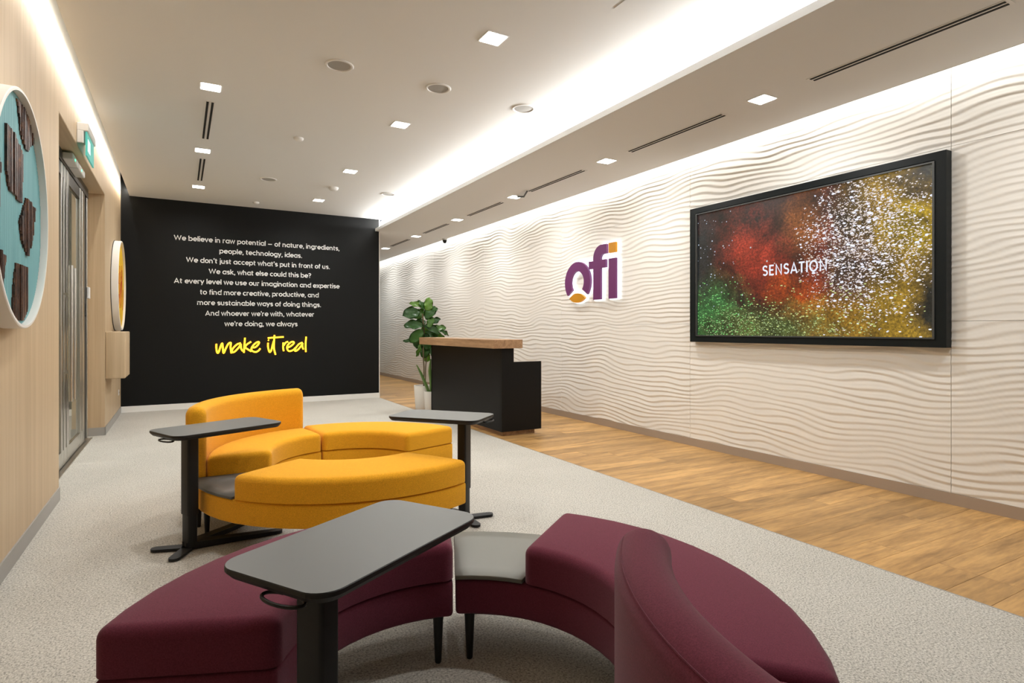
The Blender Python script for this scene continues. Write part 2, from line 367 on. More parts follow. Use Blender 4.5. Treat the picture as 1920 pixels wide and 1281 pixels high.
# ------------------------------------------------------------ stroke lettering (geometric sans)
def arc(cx, cy, rx, ry, a0, a1, n=14): return [(cx+rx*math.cos(R(a0+(a1-a0)*i/n)), cy+ry*math.sin(R(a0+(a1-a0)*i/n))) for i in range(n+1)]
xh, h = .46, .055
rb = xh/2  # bowl radius centreline
O = lambda cx: arc(cx, rb, rb-.005, rb, 0, 360, 24)
B1 = .06+rb
G = {
 'a': (.60, [O(B1), [(.06+2*rb, -h), (.06+2*rb, xh+h)]]),
 'b': (.60, [O(B1+.01), [(.06, -h), (.06, .74)]]),
 'c': (.52, [arc(B1, rb, rb, rb, 48, 312, 18)]),
 'd': (.60, [O(B1), [(.06+2*rb, -h), (.06+2*rb, .74)]]),
 'e': (.57, [arc(B1, rb, rb, rb, 0, 318, 20), [(.05, rb), (.06+2*rb+.05, rb)]]),
 'f': (.34, [[(.13, -h), (.13, .52)]+arc(.30, .54, .17, .145, 172, 100, 6), [(.01, xh), (.31, xh)]]),
 'g': (.60, [O(B1), [(.06+2*rb, xh+h), (.06+2*rb, -.02)]+arc(B1, -.02, rb, .17, 0, -140, 10)]),
 'h': (.58, [[(.06, -h), (.06, .74)], [(.06, .22)]+arc(.06+.19, .25, .19, .21, 180, 0, 10)+[(.44, -h)]]),
 'i': (.18, [[(.08, -h), (.08, xh+h)], [(.08, .64), (.08, .76)]]),
 'j': (.20, [[(.10, xh+h), (.10, -.10)]+arc(.0, -.10, .10, .09, 0, -80, 5), [(.10, .64), (.10, .76)]]),
 'k': (.53, [[(.06, -h), (.06, .74)], [(.43, xh+.03), (.08, .20)], [(.18, .27), (.46, -h)]]),
 'l': (.18, [[(.08, -h), (.08, .74)]]),
 'm': (.88, [[(.06, -h), (.06, xh+h)], [(.06, .22)]+arc(.235, .28, .175, .18, 180, 0, 10)+[(.41, -h)], [(.41, .22)]+arc(.585, .28, .175, .18, 180, 0, 10)+[(.76, -h)]]),
 'n': (.58, [[(.06, -h), (.06, xh+h)], [(.06, .22)]+arc(.25, .25, .19, .21, 180, 0, 10)+[(.44, -h)]]),
 'o': (.58, [O(B1)]),
 'p': (.60, [O(B1+.01), [(.06, -.24), (.06, xh+h)]]),
 'r': (.37, [[(.06, -h), (.06, xh+h)], [(.06, .22)]+arc(.25, .25, .19, .21, 180, 85, 7)+[(.31, xh)]]),
 's': (.46, [[(.38, .38)]+arc(.215, .345, .145, .115, 35, 262, 12)+arc(.225, .115, .155, .115, 90, -145, 12)]),
 't': (.36, [[(.13, .66), (.13, .12)]+arc(.25, .12, .12, .12, 180, 280, 7), [(.01, xh), (.31, xh)]]),
 'u': (.58, [[(.06, xh+h), (.06, .19)]+arc(.25, .19, .19, .19, 180, 360, 12), [(.44, -h), (.44, xh+h)]]),
 'v': (.51, [[(.02, xh+h), (.235, -.02), (.45, xh+h)]]),
 'w': (.76, [[(.02, xh+h), (.19, -.02), (.36, xh+.03), (.53, -.02), (.70, xh+h)]]),
 'x': (.51, [[(.03, xh+h), (.45, -h)], [(.45, xh+h), (.03, -h)]]),
 'y': (.51, [[(.02, xh+h), (.235, .0)], [(.45, xh+h), (.235, .0), (.14, -.24)]]),
 ',': (.20, [[(.11, .05), (.06, -.17)]]), '.': (.20, [[(.09, -h), (.09, .06)]]),
 "'": (.18, [[(.10, .74), (.07, .52)]]), '-': (.72, [[(.04, .24), (.64, .24)]]),
 '?': (.50, [arc(.22, .52, .17, .15, 160, -50, 12)+[(.22, .32), (.22, .20)], [(.22, -h), (.22, .06)]]),
 'W': (1.02, [[(.02, .70), (.25, .02), (.48, .66), (.71, .02), (.94, .70)]]),
 'A': (.72, [[(.03, -h), (.33, .66), (.63, -h)], [(.13, .16), (.53, .16)]]),
 'S': (.62, [[(.50, .56)]+arc(.28, .495, .20, .155, 30, 262, 12)+arc(.29, .165, .215, .165, 88, -150, 12)]),
 'E': (.58, [[(.50, .65), (.08, .65), (.08, 0), (.50, 0)], [(.08, .33), (.45, .33)]]),
 'N': (.74, [[(.08, -h), (.08, .68), (.60, -.02), (.60, .70)]]),
 'T': (.58, [[(.0, .65), (.54, .65)], [(.27, .65), (.27, -h)]]),
 'I': (.24, [[(.10, -h), (.10, .70)]]),
 'O': (.84, [arc(.39, .325, .335, .335, 0, 360, 28)]),
}
def ribbon(bm, P, w, mtx, depth):
    closed = (Vector(P[0])-Vector(P[-1])).length < 1e-4
    if closed: P = P[:-1]
    n = len(P); V = [Vector(p) for p in P]; L = []; Rr = []
    for i in range(n):
        if closed: a, b = V[i]-V[i-1], V[(i+1) % n]-V[i]
        else: a = V[i]-V[max(i-1, 0)] if i else V[1]-V[0]; b = V[i+1]-V[i] if i < n-1 else a
        a = a.normalized(); b = b.normalized(); na = Vector((-a.y, a.x)); nb = Vector((-b.y, b.x)); mm = (na+nb)
        mm = mm.normalized() if mm.length > .2 else na
        k = min(1/max(mm.dot(na), .45), 1.7)
        L.append(V[i]+mm*w/2*k); Rr.append(V[i]-mm*w/2*k)
    lf = [bm.verts.new(mtx @ Vector((p.x, p.y, depth))) for p in L]; rf = [bm.verts.new(mtx @ Vector((p.x, p.y, depth))) for p in Rr]
    lb = [bm.verts.new(mtx @ Vector((p.x, p.y, 0))) for p in L]; rb_ = [bm.verts.new(mtx @ Vector((p.x, p.y, 0))) for p in Rr]
    for i in range(n if closed else n-1):
        j = (i+1) % n
        bm.faces.new((lf[i], rf[i], rf[j], lf[j])); bm.faces.new((lb[i], lf[i], lf[j], lb[j])); bm.faces.new((rf[i], rb_[i], rb_[j], rf[j]))
    if not closed:
        bm.faces.new((lf[0], lb[0], rb_[0], rf[0])); bm.faces.new((lf[-1], rf[-1], rb_[-1], lb[-1]))
def text_line(s, width, size, mtx, stroke=.115, depth=.003, track=.035, space=.27):
    adv = sum((G[c][0]+track if c != ' ' else space) for c in s)-track
    k = width/adv; x = 0; out = []
    for c in s:
        if c == ' ': x += space; continue
        bm = bmesh.new(); out.append(bm)
        for st in G[c][1]:
            P = [((p[0]+x)*k-width/2, p[1]*size) for p in st]
            ribbon(bm, P, stroke*(size+k)/2, mtx, depth)
        x += G[c][0]+track
    return out
def letters(name, bms, m, parent, loc):
    e = bpy.data.objects.new(name, None); C.objects.link(e); e.parent = parent; e.location = loc
    for b in bms: obj('letter', b, m, e)
    return e
stm = thing('wall_lettering', 'white centred statement lettering in nine lines on the black wall', 'lettering', (1.195, YB, 1.32))
# (x, y, depth) of the lettering plane -> wall: x right, y up, depth towards the room
MW = Matrix(((1, 0, 0, 0), (0, 0, -1, -.0005), (0, 1, 0, 0), (0, 0, 0, 1)))
LN = [("We believe in raw potential - of nature, ingredients,", 2.53, 0), ("people, technology, ideas.", 1.27, 0), ("We don't just accept what's put in front of us.", 2.20, 0),
      ("We ask, what else could this be?", 1.57, 0), ("At every level we use our imagination and expertise", 2.53, 0), ("to find more creative, productive, and", 1.82, 0),
      ("more sustainable ways of doing things.", 1.90, 0), ("And whoever we're with, whatever", 1.67, 0), ("we're doing, we always", 1.12, 0)]
for i, (s, w, dx) in enumerate(LN):
    w *= 1.005
    letters('text_line', text_line(s, w, .102, MW, .132), M_text, stm, (0, 0, 1.335-i*.168))
# neon sign
M_neon = mat('yellow_neon', (1, .6, .05), .4, emit=(1, .44, .012), es=3.6)
neon = thing('neon_sign', 'glowing yellow handwritten neon words below the white lettering', 'neon sign', (1.2, YB, .95))
ST = [('m', [[(-.689, .069), (-.689, -.003), (-.677, -.07), (-.657, -.066), (-.629, .023), (-.605, .077), (-.597, .014), (-.585, -.081), (-.552, -.005), (-.516, .066), (-.479, .084), (-.483, .012), (-.471, -.088)]]),
 ('a', [[(-.331, .078), (-.389, .056), (-.447, -.007), (-.463, -.061), (-.43, -.066), (-.373, -.008), (-.331, .055)], [(-.331, .064), (-.327, -.009), (-.302, -.055)]]),
 ('k', [[(-.269, .164), (-.277, .054), (-.286, -.082)], [(-.177, .099), (-.24, .054), (-.265, .009), (-.223, -.029), (-.173, -.062)]]),
 ('e', [[(-.173, .007), (-.114, .006), (-.063, .061), (-.059, .093), (-.097, .084), (-.148, .034), (-.173, -.02), (-.156, -.057), (-.105, -.072), (-.063, -.05), (-.037, -.013)]]),
 ('i', [[(.083, .124), (.096, .115)], [(.083, .078), (.083, .003), (.105, -.076), (.131, -.053), (.152, .03), (.172, .11)]]),
 ('t', [[(.183, .207), (.174, .049), (.178, -.035), (.2, -.125)], [(.079, .157), (.187, .165), (.328, .174)]]),
 ('r', [[(.323, .08), (.319, 0), (.328, -.066)], [(.328, .028), (.363, .079), (.399, .093)]]),
 ('e', [[(.381, -.011), (.443, .017), (.493, .068), (.479, .092), (.435, .078), (.39, .027), (.385, -.029), (.417, -.068), (.479, -.05), (.515, -.013)]]),
 ('a', [[(.633, .076), (.579, .053), (.524, -.013), (.511, -.065), (.552, -.051), (.615, .024), (.638, .067)], [(.633, .067), (.633, .005), (.647, -.043)]]),
 ('l', [[(.693, .176), (.684, .042), (.688, -.087)]])]
for nm, ss in ST:
    bm = bmesh.new()
    for s in ss: tube(smooth_path([(x, -.028, z) for x, z in s]), .0128, 8, bm=bm)
    obj('neon_letter', bm, M_neon, neon, smooth=True)
for x, z in ((-.657, -.066), (-.471, -.08), (-.43, -.066), (-.286, -.07), (-.156, -.057), (.105, -.07), (.2, -.12), (.328, -.06), (.417, -.066), (.552, -.051), (.688, -.08), (.187, .165), (-.269, .15)): obj('mounting_clip', boxes((x-.004, x+.004, -.02, 0, z-.004, z+.004)), M_slot, neon)

# ------------------------------------------------------------ logo on the wave wall
M_lp = mat('logo_purple', (.155, .03, .135), .45); M_lo = mat('logo_orange', (.62, .27, .01), .45)
M_halo = mat('logo_halo_acrylic', (.95, .97, 1), .3, emit=(.84, .94, 1), es=1.2)
logo = thing('wall_logo', 'purple and orange backlit ofi letters on the white wave wall', 'sign', (XR-.012, 6.25, 1.9))
# local: u to the right in the picture = -Y, v up, w towards the room (-X)
ML = Matrix(((0, 0, -1, 0), (-1, 0, 0, 0), (0, 1, 0, -1.9), (0, 0, 0, 1)))
def ell(cx, cy, rx, ry, a0, a1, n): return [(cx+rx*math.cos(R(a0+(a1-a0)*i/n)), cy+ry*math.sin(R(a0+(a1-a0)*i/n))) for i in range(n+1)]
oc = (-.235, 1.895)
ring_o = ell(*oc, .291, .278, -39, 219, 40)+ell(*oc, .150, .150, 222, -42, 36)
leaf = ell(-.241, 1.545, .235, .20, 38, 142, 14)+ell(-.241, 1.805, .235, .19, 222, 318, 14)
fpts = [(.12, 1.64), (.269, 1.64), (.269, 2.045), (.378, 2.045), (.378, 2.148), (.269, 2.148), (.269, 2.165)]+ell(.325, 2.165, .056, .055, 180, 90, 5)+[(.395, 2.222), (.395, 2.342)]+ell(.29, 2.172, .17, .172, 90, 180, 9)+[(.12, 2.148), (.025, 2.148), (.025, 2.048), (.12, 2.048)]
ipts = [(.437, 1.64), (.573, 1.64), (.573, 2.147), (.437, 2.147)]; dpts = [(.437, 2.218), (.573, 2.218), (.573, 2.345), (.437, 2.345)]
def outset(P, d):
    n = len(P); out = []; A = sum(P[i][0]*P[(i+1) % n][1]-P[(i+1) % n][0]*P[i][1] for i in range(n)); s = 1 if A > 0 else -1
    for i in range(n):
        a = (Vector(P[i])-Vector(P[i-1])).normalized(); b = (Vector(P[(i+1) % n])-Vector(P[i])).normalized()
        if a.length < .5: a = b
        if b.length < .5: b = a
        na = Vector((a.y, -a.x))*s; nb = Vector((b.y, -b.x))*s; m_ = na+nb; m_ = m_.normalized() if m_.length > .1 else na
        q = Vector(P[i])+m_*d*min(1/max(m_.dot(na), .5), 1.6); out.append((q.x, q.y))
    return out
for nm, P, mm in (('letter', ring_o, M_lp), ('leaf_shape', leaf, M_lo), ('letter', fpts, M_lp), ('letter', ipts, M_lp), ('letter_dot', dpts, M_lo)):
    o = obj(nm, prism(P, .03, .062, mtx=ML), mm, logo)
    if mm is M_lo: o['label'] = 'orange '+nm.replace('_', ' ')
    obj('light_edge', prism(outset(P, .012), .004, .0299, mtx=ML), M_halo, o)
area('logo_backlight', (XR-.02, 6.25, 1.95), 1.0, .65, 1.0, COOL, (0, R(90), 0))

# ------------------------------------------------------------ large display
tv = thing('wall_display', 'large black framed screen mounted on the white wave wall', 'screen', (XR, 3.255, 1.82))
TD = -.075
def frame4(x0, x1, y0, y1, z0, z1, bl, bt):
    return boxes((x0, x1, y0, y1, z0, z0+bt), (x0, x1, y0, y1, z1-bt, z1), (x0, x1, y0, y0+bl, z0+bt, z1-bt), (x0, x1, y1-bl, y1, z0+bt, z1-bt))
obj('surround', frame4(TD, .0, -1.188, 1.20, -.70, .705, .075, .055), mat('screen_surround', (.005, .008, .009), .4, spec=.25), tv)
obj('back_plate', boxes((-.045, -.0, -1.125, 1.125, -.645, .65)), M_slot, tv)
obj('bezel', frame4(TD-.008, -.05, -1.115, 1.115, -.64, .642, .014, .012), mat('grey_bezel', (.085, .09, .09), .35, .5), tv)
M_scr = mat('screen_picture', (.0, .0, .0), .25); g = NG(M_scr)
tc = g.n.new('ShaderNodeTexCoord'); sp = g.add('ShaderNodeSeparateXYZ', {0: tc.outputs['Generated']})
u = g.math('SUBTRACT', 1., sp.outputs[1]); vv = sp.outputs[2]
P = g.add('ShaderNodeCombineXYZ', {0: g.math('MULTIPLY', u, 1.78), 1: vv, 2: 0.}).outputs[0]
nz = lambda s, d=4., r=.6, w=0.: g.add('ShaderNodeTexNoise', {'Vector': P, 'Scale': float(s), 'Detail': d, 'Roughness': r, 'Distortion': w}).outputs[0]
def blob(cx, cy, rx, ry, soft=1.0, wp=2.6):
    a = g.math('DIVIDE', g.math('SUBTRACT', u, cx), rx); b = g.math('DIVIDE', g.math('SUBTRACT', vv, cy), ry)
    dd = g.math('SQRT', g.math('ADD', g.math('MULTIPLY', a, a), g.math('MULTIPLY', b, b)))
    dd = g.math('ADD', dd, g.math('MULTIPLY', g.math('SUBTRACT', n_w, .5), wp))
    return g.math('MULTIPLY_ADD', dd, -1./soft, 1.+.35/soft, clamp=True)
n_w = nz(5.5, 9., .72)
n_f = nz(60, 3., .7)
c = g.mix(g.ramp(nz(4, 6., .65, .4), [(.35, (0, 0, 0)), (.65, (1, 1, 1))]), (.020, .013, .012), (.10, .02, .012))
c = g.mix(blob(.36, .60, .24, .26), c, (.36, .034, .014))
c = g.mix(blob(.50, .42, .20, .22), c, (.22, .022, .008))
c = g.mix(blob(.47, .90, .10, .28), c, (.06, .02, .014))
c = g.mix(blob(.54, .82, .09, .30), c, (.22, .065, .012))
c = g.mix(blob(.50, .26, .14, .20), c, (.42, .065, .006))
c = g.mix(blob(.66, .10, .20, .16), c, (.42, .20, .015))
c = g.mix(g.math('MULTIPLY_ADD', g.math('ADD', u, g.math('MULTIPLY', n_w, .25)), 5., -3.85, clamp=True), c, (.30, .18, .016))
c = g.mix(blob(.93, .66, .10, .14), c, (.48, .33, .01))
c = g.mix(blob(.72, .45, .10, .20), c, (.09, .045, .03))
c = g.mix(blob(1.0, .22, .07, .26), c, (.012, .014, .012))
c = g.mix(blob(.98, .98, .07, .12), c, (.04, .04, .03))
c = g.mix(blob(.05, .15, .20, .34), c, (.045, .19, .05))
c = g.mix(blob(.02, .65, .08, .4), c, (.018, .022, .024))
c = g.mix(blob(.38, .06, .30, .16), c, (.09, .12, .028))
c = g.mix(1.0, c, g.ramp(nz(3.2, 7., .62, .5), [(.36, (.22, .22, .22)), (.62, (1.15, 1.15, 1.15))]), 'MULTIPLY')
c = g.mix(1.0, c, g.ramp(n_f, [(.25, (.15, .15, .15)), (.5, (.85, .85, .85)), (.75, (1.9, 1.9, 1.9))]), 'MULTIPLY')
def specks(scale, thr, mask, colr, c, stretch=.6, rot=.5, gate=.5):
    mp = g.add('ShaderNodeMapping', {'Vector': P, 'Scale': (1., 1./stretch, 1.), 'Rotation': (0, 0, rot)})
    vo = g.add('ShaderNodeTexVoronoi', {'Vector': mp.outputs[0], 'Scale': float(scale)})
    sx = g.add('ShaderNodeSeparateColor', {0: vo.outputs['Color']})
    on = g.math('LESS_THAN', vo.outputs['Distance'], g.math('MULTIPLY', sx.outputs[1], thr))
    keep = g.math('LESS_THAN', sx.outputs[0], g.math('MULTIPLY', mask, gate))
    f = g.math('MULTIPLY', on, keep)
    return g.mix(f, c, colr)
right = blob(.78, .60, .25, .50, .8, 1.0)
c = specks(55, .62, right, (.62, .55, .50), c, .5, .45, .75)
c = specks(34, .50, right, (.75, .78, .95), c, .55, .6, .55)
c = specks(90, .6, right, (.80, .74, .80), c, .5, .4, .7)
c = specks(30, .34, g.math('MULTIPLY', blob(.90, .45, .28, .6, 1.0, .8), .8), (.80, .84, .95), c, .5, .5, .5)
c = specks(44, .30, blob(.09, .70, .10, .38, 1.0, .8), (.42, .50, .62), c, .9, .2, .45)
c = specks(30, .26, g.math('MULTIPLY', blob(.22, .45, .16, .30, 1.0, .8), .8), (.42, .45, .45), c, .9, .2, .25)
c = specks(40, .42, blob(.55, .12, .34, .22, 1.0, 1.), (.50, .58, .22), c, .45, 1.0, .6)
c = specks(48, .50, blob(.06, .10, .26, .28), (.16, .50, .14), c, .5, .8, .8)
c = specks(70, .5, blob(.30, .04, .40, .14), (.35, .48, .22), c, .5, .8, .8)
g.t.links.new(c, g.b.inputs['Emission Color']); g.b.inputs['Emission Strength'].default_value = 1.0
g.b.inputs['Base Color'].default_value = (.01, .01, .01, 1)
obj('screen', boxes((TD+.012, TD+.017, -1.101, 1.101, -.628, .630)), M_scr, tv)
MT = Matrix(((0, 0, -1, TD+.012), (-1, 0, 0, 0), (0, 1, 0, 0), (0, 0, 0, 1)))
letters('screen_text', text_line('SENSATION', .63, .128, MT, .13, .0006, .10), mat('screen_white', (.02, .02, .02), .3, emit=(.80, .84, 1), es=.9), tv, (0, .005, -.065))

# ------------------------------------------------------------ reception desk
dk = thing('reception_desk', 'black reception desk with raised wooden transaction counter by the fig plant', 'desk', (3.25, 5.95, 0))
obj('front_panel', boxes((0, .03, .02, 2.18, .055, 1.03)), M_desk, dk)
bm = prism([(0, .055), (.545, .055), (.545, .868), (.162, .868), (.162, 1.03), (0, 1.03)], 0, .03)
bmesh.ops.transform(bm, matrix=Matrix(((1, 0, 0, 0), (0, 0, 1, 0), (0, 1, 0, 0), (0, 0, 0, 1))), verts=bm.verts); bmesh.ops.recalc_face_normals(bm, faces=bm.faces)
sp_ = obj('side_panel', bm, M_desk, dk)
s2 = sp_.copy(); C.objects.link(s2); s2.parent = dk; s2.location = (0, 2.15, 0)
obj('upper_back_panel', boxes((.135, .162, .03, 2.15, .70, 1.03)), M_desk, dk)
obj('worktop', boxes((.03, .545, .03, 2.15, .70, .73)), M_walnut, dk)
obj('plinth', boxes((.04, .48, .05, 2.12, 0, .055)), M_walnut, dk)
obj('counter', boxes((-.13, .254, -.05, 2.34, 1.03, 1.132), bevel=.002), M_walnut, dk)['label'] = 'thick wooden transaction counter'

# ------------------------------------------------------------ discs, floating cabinet
M_rim = mat('white_rim', (.80, .78, .74), .5)
def disc_rim(rad, w, dep):
    n = 96; bm = bmesh.new(); rings = []
    for (r, x) in ((rad, 0), (rad, dep-.004), (rad-.004, dep), (rad-w, dep), (rad-w, dep-.02), (rad-w, 0)):
        rings.append([bm.verts.new((x, r*math.cos(2*PI*i/n), r*math.sin(2*PI*i/n))) for i in range(n)])
    for a, b in zip(rings, rings[1:]+rings[:1]):
        for i in range(n): bm.faces.new((a[i], a[(i+1) % n], b[(i+1) % n], b[i]))
    bmesh.ops.recalc_face_normals(bm, faces=bm.faces); return bm
def disc_face(rad, x0, x1):
    bm = prism([(rad*math.cos(2*PI*i/96), rad*math.sin(2*PI*i/96)) for i in range(96)], x0, x1)
    bmesh.ops.transform(bm, matrix=Matrix(((0, 0, 1, 0), (1, 0, 0, 0), (0, 1, 0, 0), (0, 0, 0, 1))), verts=bm.verts); return bm
DR = .60
a1 = thing('wall_art', 'large round artwork of chocolate pieces on turquoise in a white rim', 'artwork', (XL, 3.82, 1.855))
obj('rim', disc_rim(DR, .016, .085), M_rim, a1, smooth=30)
M_teal = mat('turquoise_rods', (.15, .37, .40), .55)
g = NG(M_teal); vv_ = g.coords((1, 1, .02)); nn = g.add('ShaderNodeTexNoise', {'Vector': vv_, 'Scale': 60.}).outputs[0]
g.col(g.ramp(nn, [(.3, (.125, .33, .36)), (.7, (.18, .41, .43))]))
obj('backing', disc_face(DR-.016, .0, .045), M_teal, a1)
# vertical rods: joined, far too fine to pick apart
bm = bmesh.new(); pitch = .013; ri = DR-.018
nrod = int(2*ri/pitch)
def rod_box(bm, y, w, z0, z1, x0, x1):
    bmesh.ops.create_cube(bm, size=1, matrix=Matrix.Translation(((x0+x1)/2, y, (z0+z1)/2)) @ Matrix.Diagonal((x1-x0, w, z1-z0, 1)))
shapes = [[(3.79, 2.42), (4.17, 2.40), (4.21, 2.32), (3.99, 2.20), (3.87, 2.26)], [(3.57, 2.23), (3.76, 2.22), (3.90, 2.16), (3.88, 1.90), (3.62, 1.93), (3.57, 2.01)],
          [(3.99, 1.95), (4.20, 1.94), (4.17, 1.78), (4.03, 1.64), (3.89, 1.71), (3.84, 1.80)], [(3.77, 1.58), (4.03, 1.58), (4.02, 1.36), (3.91, 1.29), (3.70, 1.30), (3.71, 1.46)],
          [(3.30, 2.05), (3.48, 2.02), (3.46, 1.80), (3.30, 1.82)], [(3.40, 1.62), (3.58, 1.60), (3.50, 1.42), (3.38, 1.46)]]
def span(Pg, yy):
    zs = []
    n = len(Pg)
    for i in range(n):
        (a, b), (c_, d_) = Pg[i], Pg[(i+1) % n]
        if (a-yy)*(c_-yy) < 0: zs.append(b+(d_-b)*(yy-a)/(c_-a))
    return (min(zs), max(zs)) if len(zs) >= 2 else None
for i in range(nrod):
    y = -ri+pitch*(i+.5); hz = math.sqrt(max(ri*ri-y*y, 0))
    if hz > .02: rod_box(bm, y, pitch*.82, -hz, hz, .045, .052)
o = obj('rods', bm, M_teal, a1); o['kind'] = 'stuff'
M_choc = mat('chocolate_brown', (.08, .035, .02), .35); g = NG(M_choc)
vv_ = g.coords((1, 1, .6)); nn = g.add('ShaderNodeTexNoise', {'Vector': vv_, 'Scale': 17., 'Detail': 5., 'Roughness': .75}).outputs[0]
g.col(g.ramp(nn, [(.38, (.016, .008, .006)), (.55, (.085, .035, .02)), (.68, (.26, .11, .035))])); g.bump(nn, .8, .01)
rnd = random.Random(3)
for Pg in shapes:
    bm = bmesh.new(); ys = [p[0] for p in Pg]; y = min(ys); st = .013
    while y < max(ys):
        s_ = span(Pg, y+st/2)
        if s_:
            z0 = round(s_[0]/.016)*.016-1.855; z1 = round(s_[1]/.016)*.016-1.855
            yl = y+st/2-3.82; hz = math.sqrt(max((ri-.004)**2-yl*yl, 0)); z0, z1 = max(z0, -hz), min(z1, hz)
            if z1-z0 > .015: rod_box(bm, yl, st*.94, z0, z1, .05, .058+rnd.random()*.006)
        y += st
    obj('chocolate_piece', bm, M_choc, a1)
a2 = thing('wall_art', 'round yellow artwork with red strands above the floating oak cabinet', 'artwork', (XL, 9.62, 1.85))
obj('rim', disc_rim(.61, .016, .085), M_rim, a2, smooth=30)
M_yart = mat('yellow_art', (.85, .52, .03), .5)
obj('backing', disc_face(.594, 0, .06), M_yart, a2)
M_red = mat('red_strand', (.42, .07, .015), .5); rnd = random.Random(9)
for k in range(16):
    y0 = rnd.uniform(-.48, .48); z0 = rnd.uniform(-.35, .1); L_ = rnd.uniform(.2, .45); y1 = y0+rnd.uniform(.02, .12)
    P3 = [(.062, y0, z0), (.062, (y0+y1)/2+.03, z0+L_*.5), (.062, y1, z0+L_)]
    if max(abs(p[1])**2+p[2]**2 for p in P3) < .55**2: obj('strand', tube(smooth_path(P3, 4), .0035, 5), M_red, a2)
obj('shadow_gap_ring', disc_rim(.618, .03, .008), M_slot, a2)  # black ring drawn in for the shadow outline behind the disc
tag(obj('floating_cabinet', boxes((0, .2, 0, .70, 0, .565), bevel=.012, seg=3), M_oak_v, None, (XL, 8.43, .66), smooth=True), 'small pale oak cabinet floating on the wall beside the glass door', 'cabinet')

# ------------------------------------------------------------ ceiling fittings
def ceiling_light(w, h_):
    t = thing('ceiling_light', '', 'ceiling light')
    bm = prism(rrect(w+.024, w+.024, .006, 2), -.004, .0)
    obj('light_frame', bm, M_fix, t)
    obj('diffuser', boxes((-w/2, w/2, -w/2, w/2, -.007, -.0041)), M_diff, t)
    return t
protoL = ceiling_light(.142, .142)
ML_ = [(1.89, 3.58, 'square ceiling light nearest the camera on the high ceiling'), (1.89, 5.54, 'square ceiling light second from the camera in the right row of the high ceiling'),
       (1.89, 7.49, 'square ceiling light third from the camera in the right row of the high ceiling'), (1.885, 9.41, 'square ceiling light nearest the black wall in the right row'),
       (.225, 5.46, 'square ceiling light nearest the camera in the left row'), (.225, 7.44, 'square ceiling light between the two short air slots in the left row'),
       (.23, 9.36, 'square ceiling light nearest the black wall in the left row'),
       (1.89, 1.6, 'square ceiling light above the frame, right row over the burgundy seats'), (.225, 3.5, 'square ceiling light above the frame, left row over the left laptop table')]
first = True
def lamp_into(o, p): area('lamp', (0, 0, -.0085), .14, .14, p, NEUT, parent=o, spread=165)
SL = [(3.955, 2.994, 'square light in the dropped ceiling nearest the camera, above the screen'), (3.96, 4.913, 'square light second from the camera in the dropped ceiling'),
      (3.95, 6.858, 'square light third from the camera in the dropped ceiling, by the dark bracket'), (3.95, 8.752, 'square light fourth from the camera in the dropped ceiling'),
      (3.96, 10.694, 'square light fifth from the camera in the dropped ceiling'), (3.965, 12.62, 'farthest visible square light in the dropped ceiling, beside the black wall edge'),
      (3.955, 1.05, 'square light in the dropped ceiling outside the frame near the camera'), (3.955, 14.6, 'square light in the dropped ceiling hidden behind the black wall edge')]
for lst, z, p, grp in ((ML_, ZM, MAIN_W, 'square lights in the high ceiling'), (SL, ZS, SOFFIT_W, 'square lights in the dropped ceiling')):
    for x, y, lab in lst:
        o = protoL if first else copy_tree(protoL); first = False
        o.location = (x, y, z); o['label'] = lab or 'square ceiling light out of the frame behind the camera'; o['group'] = grp
        o['_p'] = p
for o in [o for o in C.objects if o.name.startswith('ceiling_light')]: lamp_into(o, o['_p']); del o['_p']

def slot_diffuser(L_, w=.085):
    t = thing('air_diffuser', '', 'air vent')
    obj('vent_frame', boxes((-w/2, w/2, -L_/2, L_/2, -.003, 0)), M_fix, t)
    for s in (-1, 1): obj('slot', boxes((s*.020-.0095, s*.020+.0095, -L_/2+.02, L_/2-.02, -.006, -.0031)), M_slot, t)
    return t
for x, y0, y1, z, lab in ((.235, 5.80, 6.98, ZM, 'double air slot nearer the camera in the left part of the high ceiling'), (.235, 7.78, 8.97, ZM, 'double air slot nearer the black wall in the high ceiling'),
        (3.955, 1.42, 2.60, ZS, 'long double air slot above the screen, nearest the camera'), (3.955, 3.35, 4.55, ZS, 'double air slot second from the camera in the dropped ceiling'),
        (3.96, 5.31, 6.50, ZS, 'double air slot third from the camera, ending at the dark bracket'), (3.96, 7.22, 8.36, ZS, 'double air slot fourth from the camera in the dropped ceiling'),
        (3.965, 9.15, 10.3, ZS, 'double air slot fifth from the camera in the dropped ceiling'), (3.97, 11.1, 12.25, ZS, 'farthest double air slot, partly behind the black wall edge')):
    t = slot_diffuser(y1-y0); t.location = (x, (y0+y1)/2, z); t['label'] = lab
    t['group'] = 'air slots in the high ceiling' if z == ZM else 'air slots in the dropped ceiling'
pr = None
for x, y, lab in ((1.06, 4.53, 'round ceiling speaker nearest the camera, leftmost of the near three'), (1.88, 4.55, 'round ceiling speaker in the middle of the near three'), (2.73, 4.58, 'round ceiling speaker of the near three beside the bright cove'),
                  (1.035, 8.43, 'leftmost of the two far round ceiling speakers, near the left light row'), (2.70, 8.47, 'far round ceiling speaker beside the bright cove')):
    if pr is None:
        pr = t = thing('ceiling_speaker', '', 'ceiling speaker')
        obj('speaker_ring', lathe([(0, 0), (.108, 0), (.108, -.003), (.102, -.008), (.090, -.008), (.086, -.002), (.0, -.002)], 40), M_fix, t, smooth=30)
        obj('speaker_grille', lathe([(.0, -.0021), (.085, -.0021), (.0, -.0045)], 40), M_grille, t)
    else: t = copy_tree(pr)
    t.location = (x, y, ZM); t['label'] = lab; t['group'] = 'round speakers in the high ceiling'
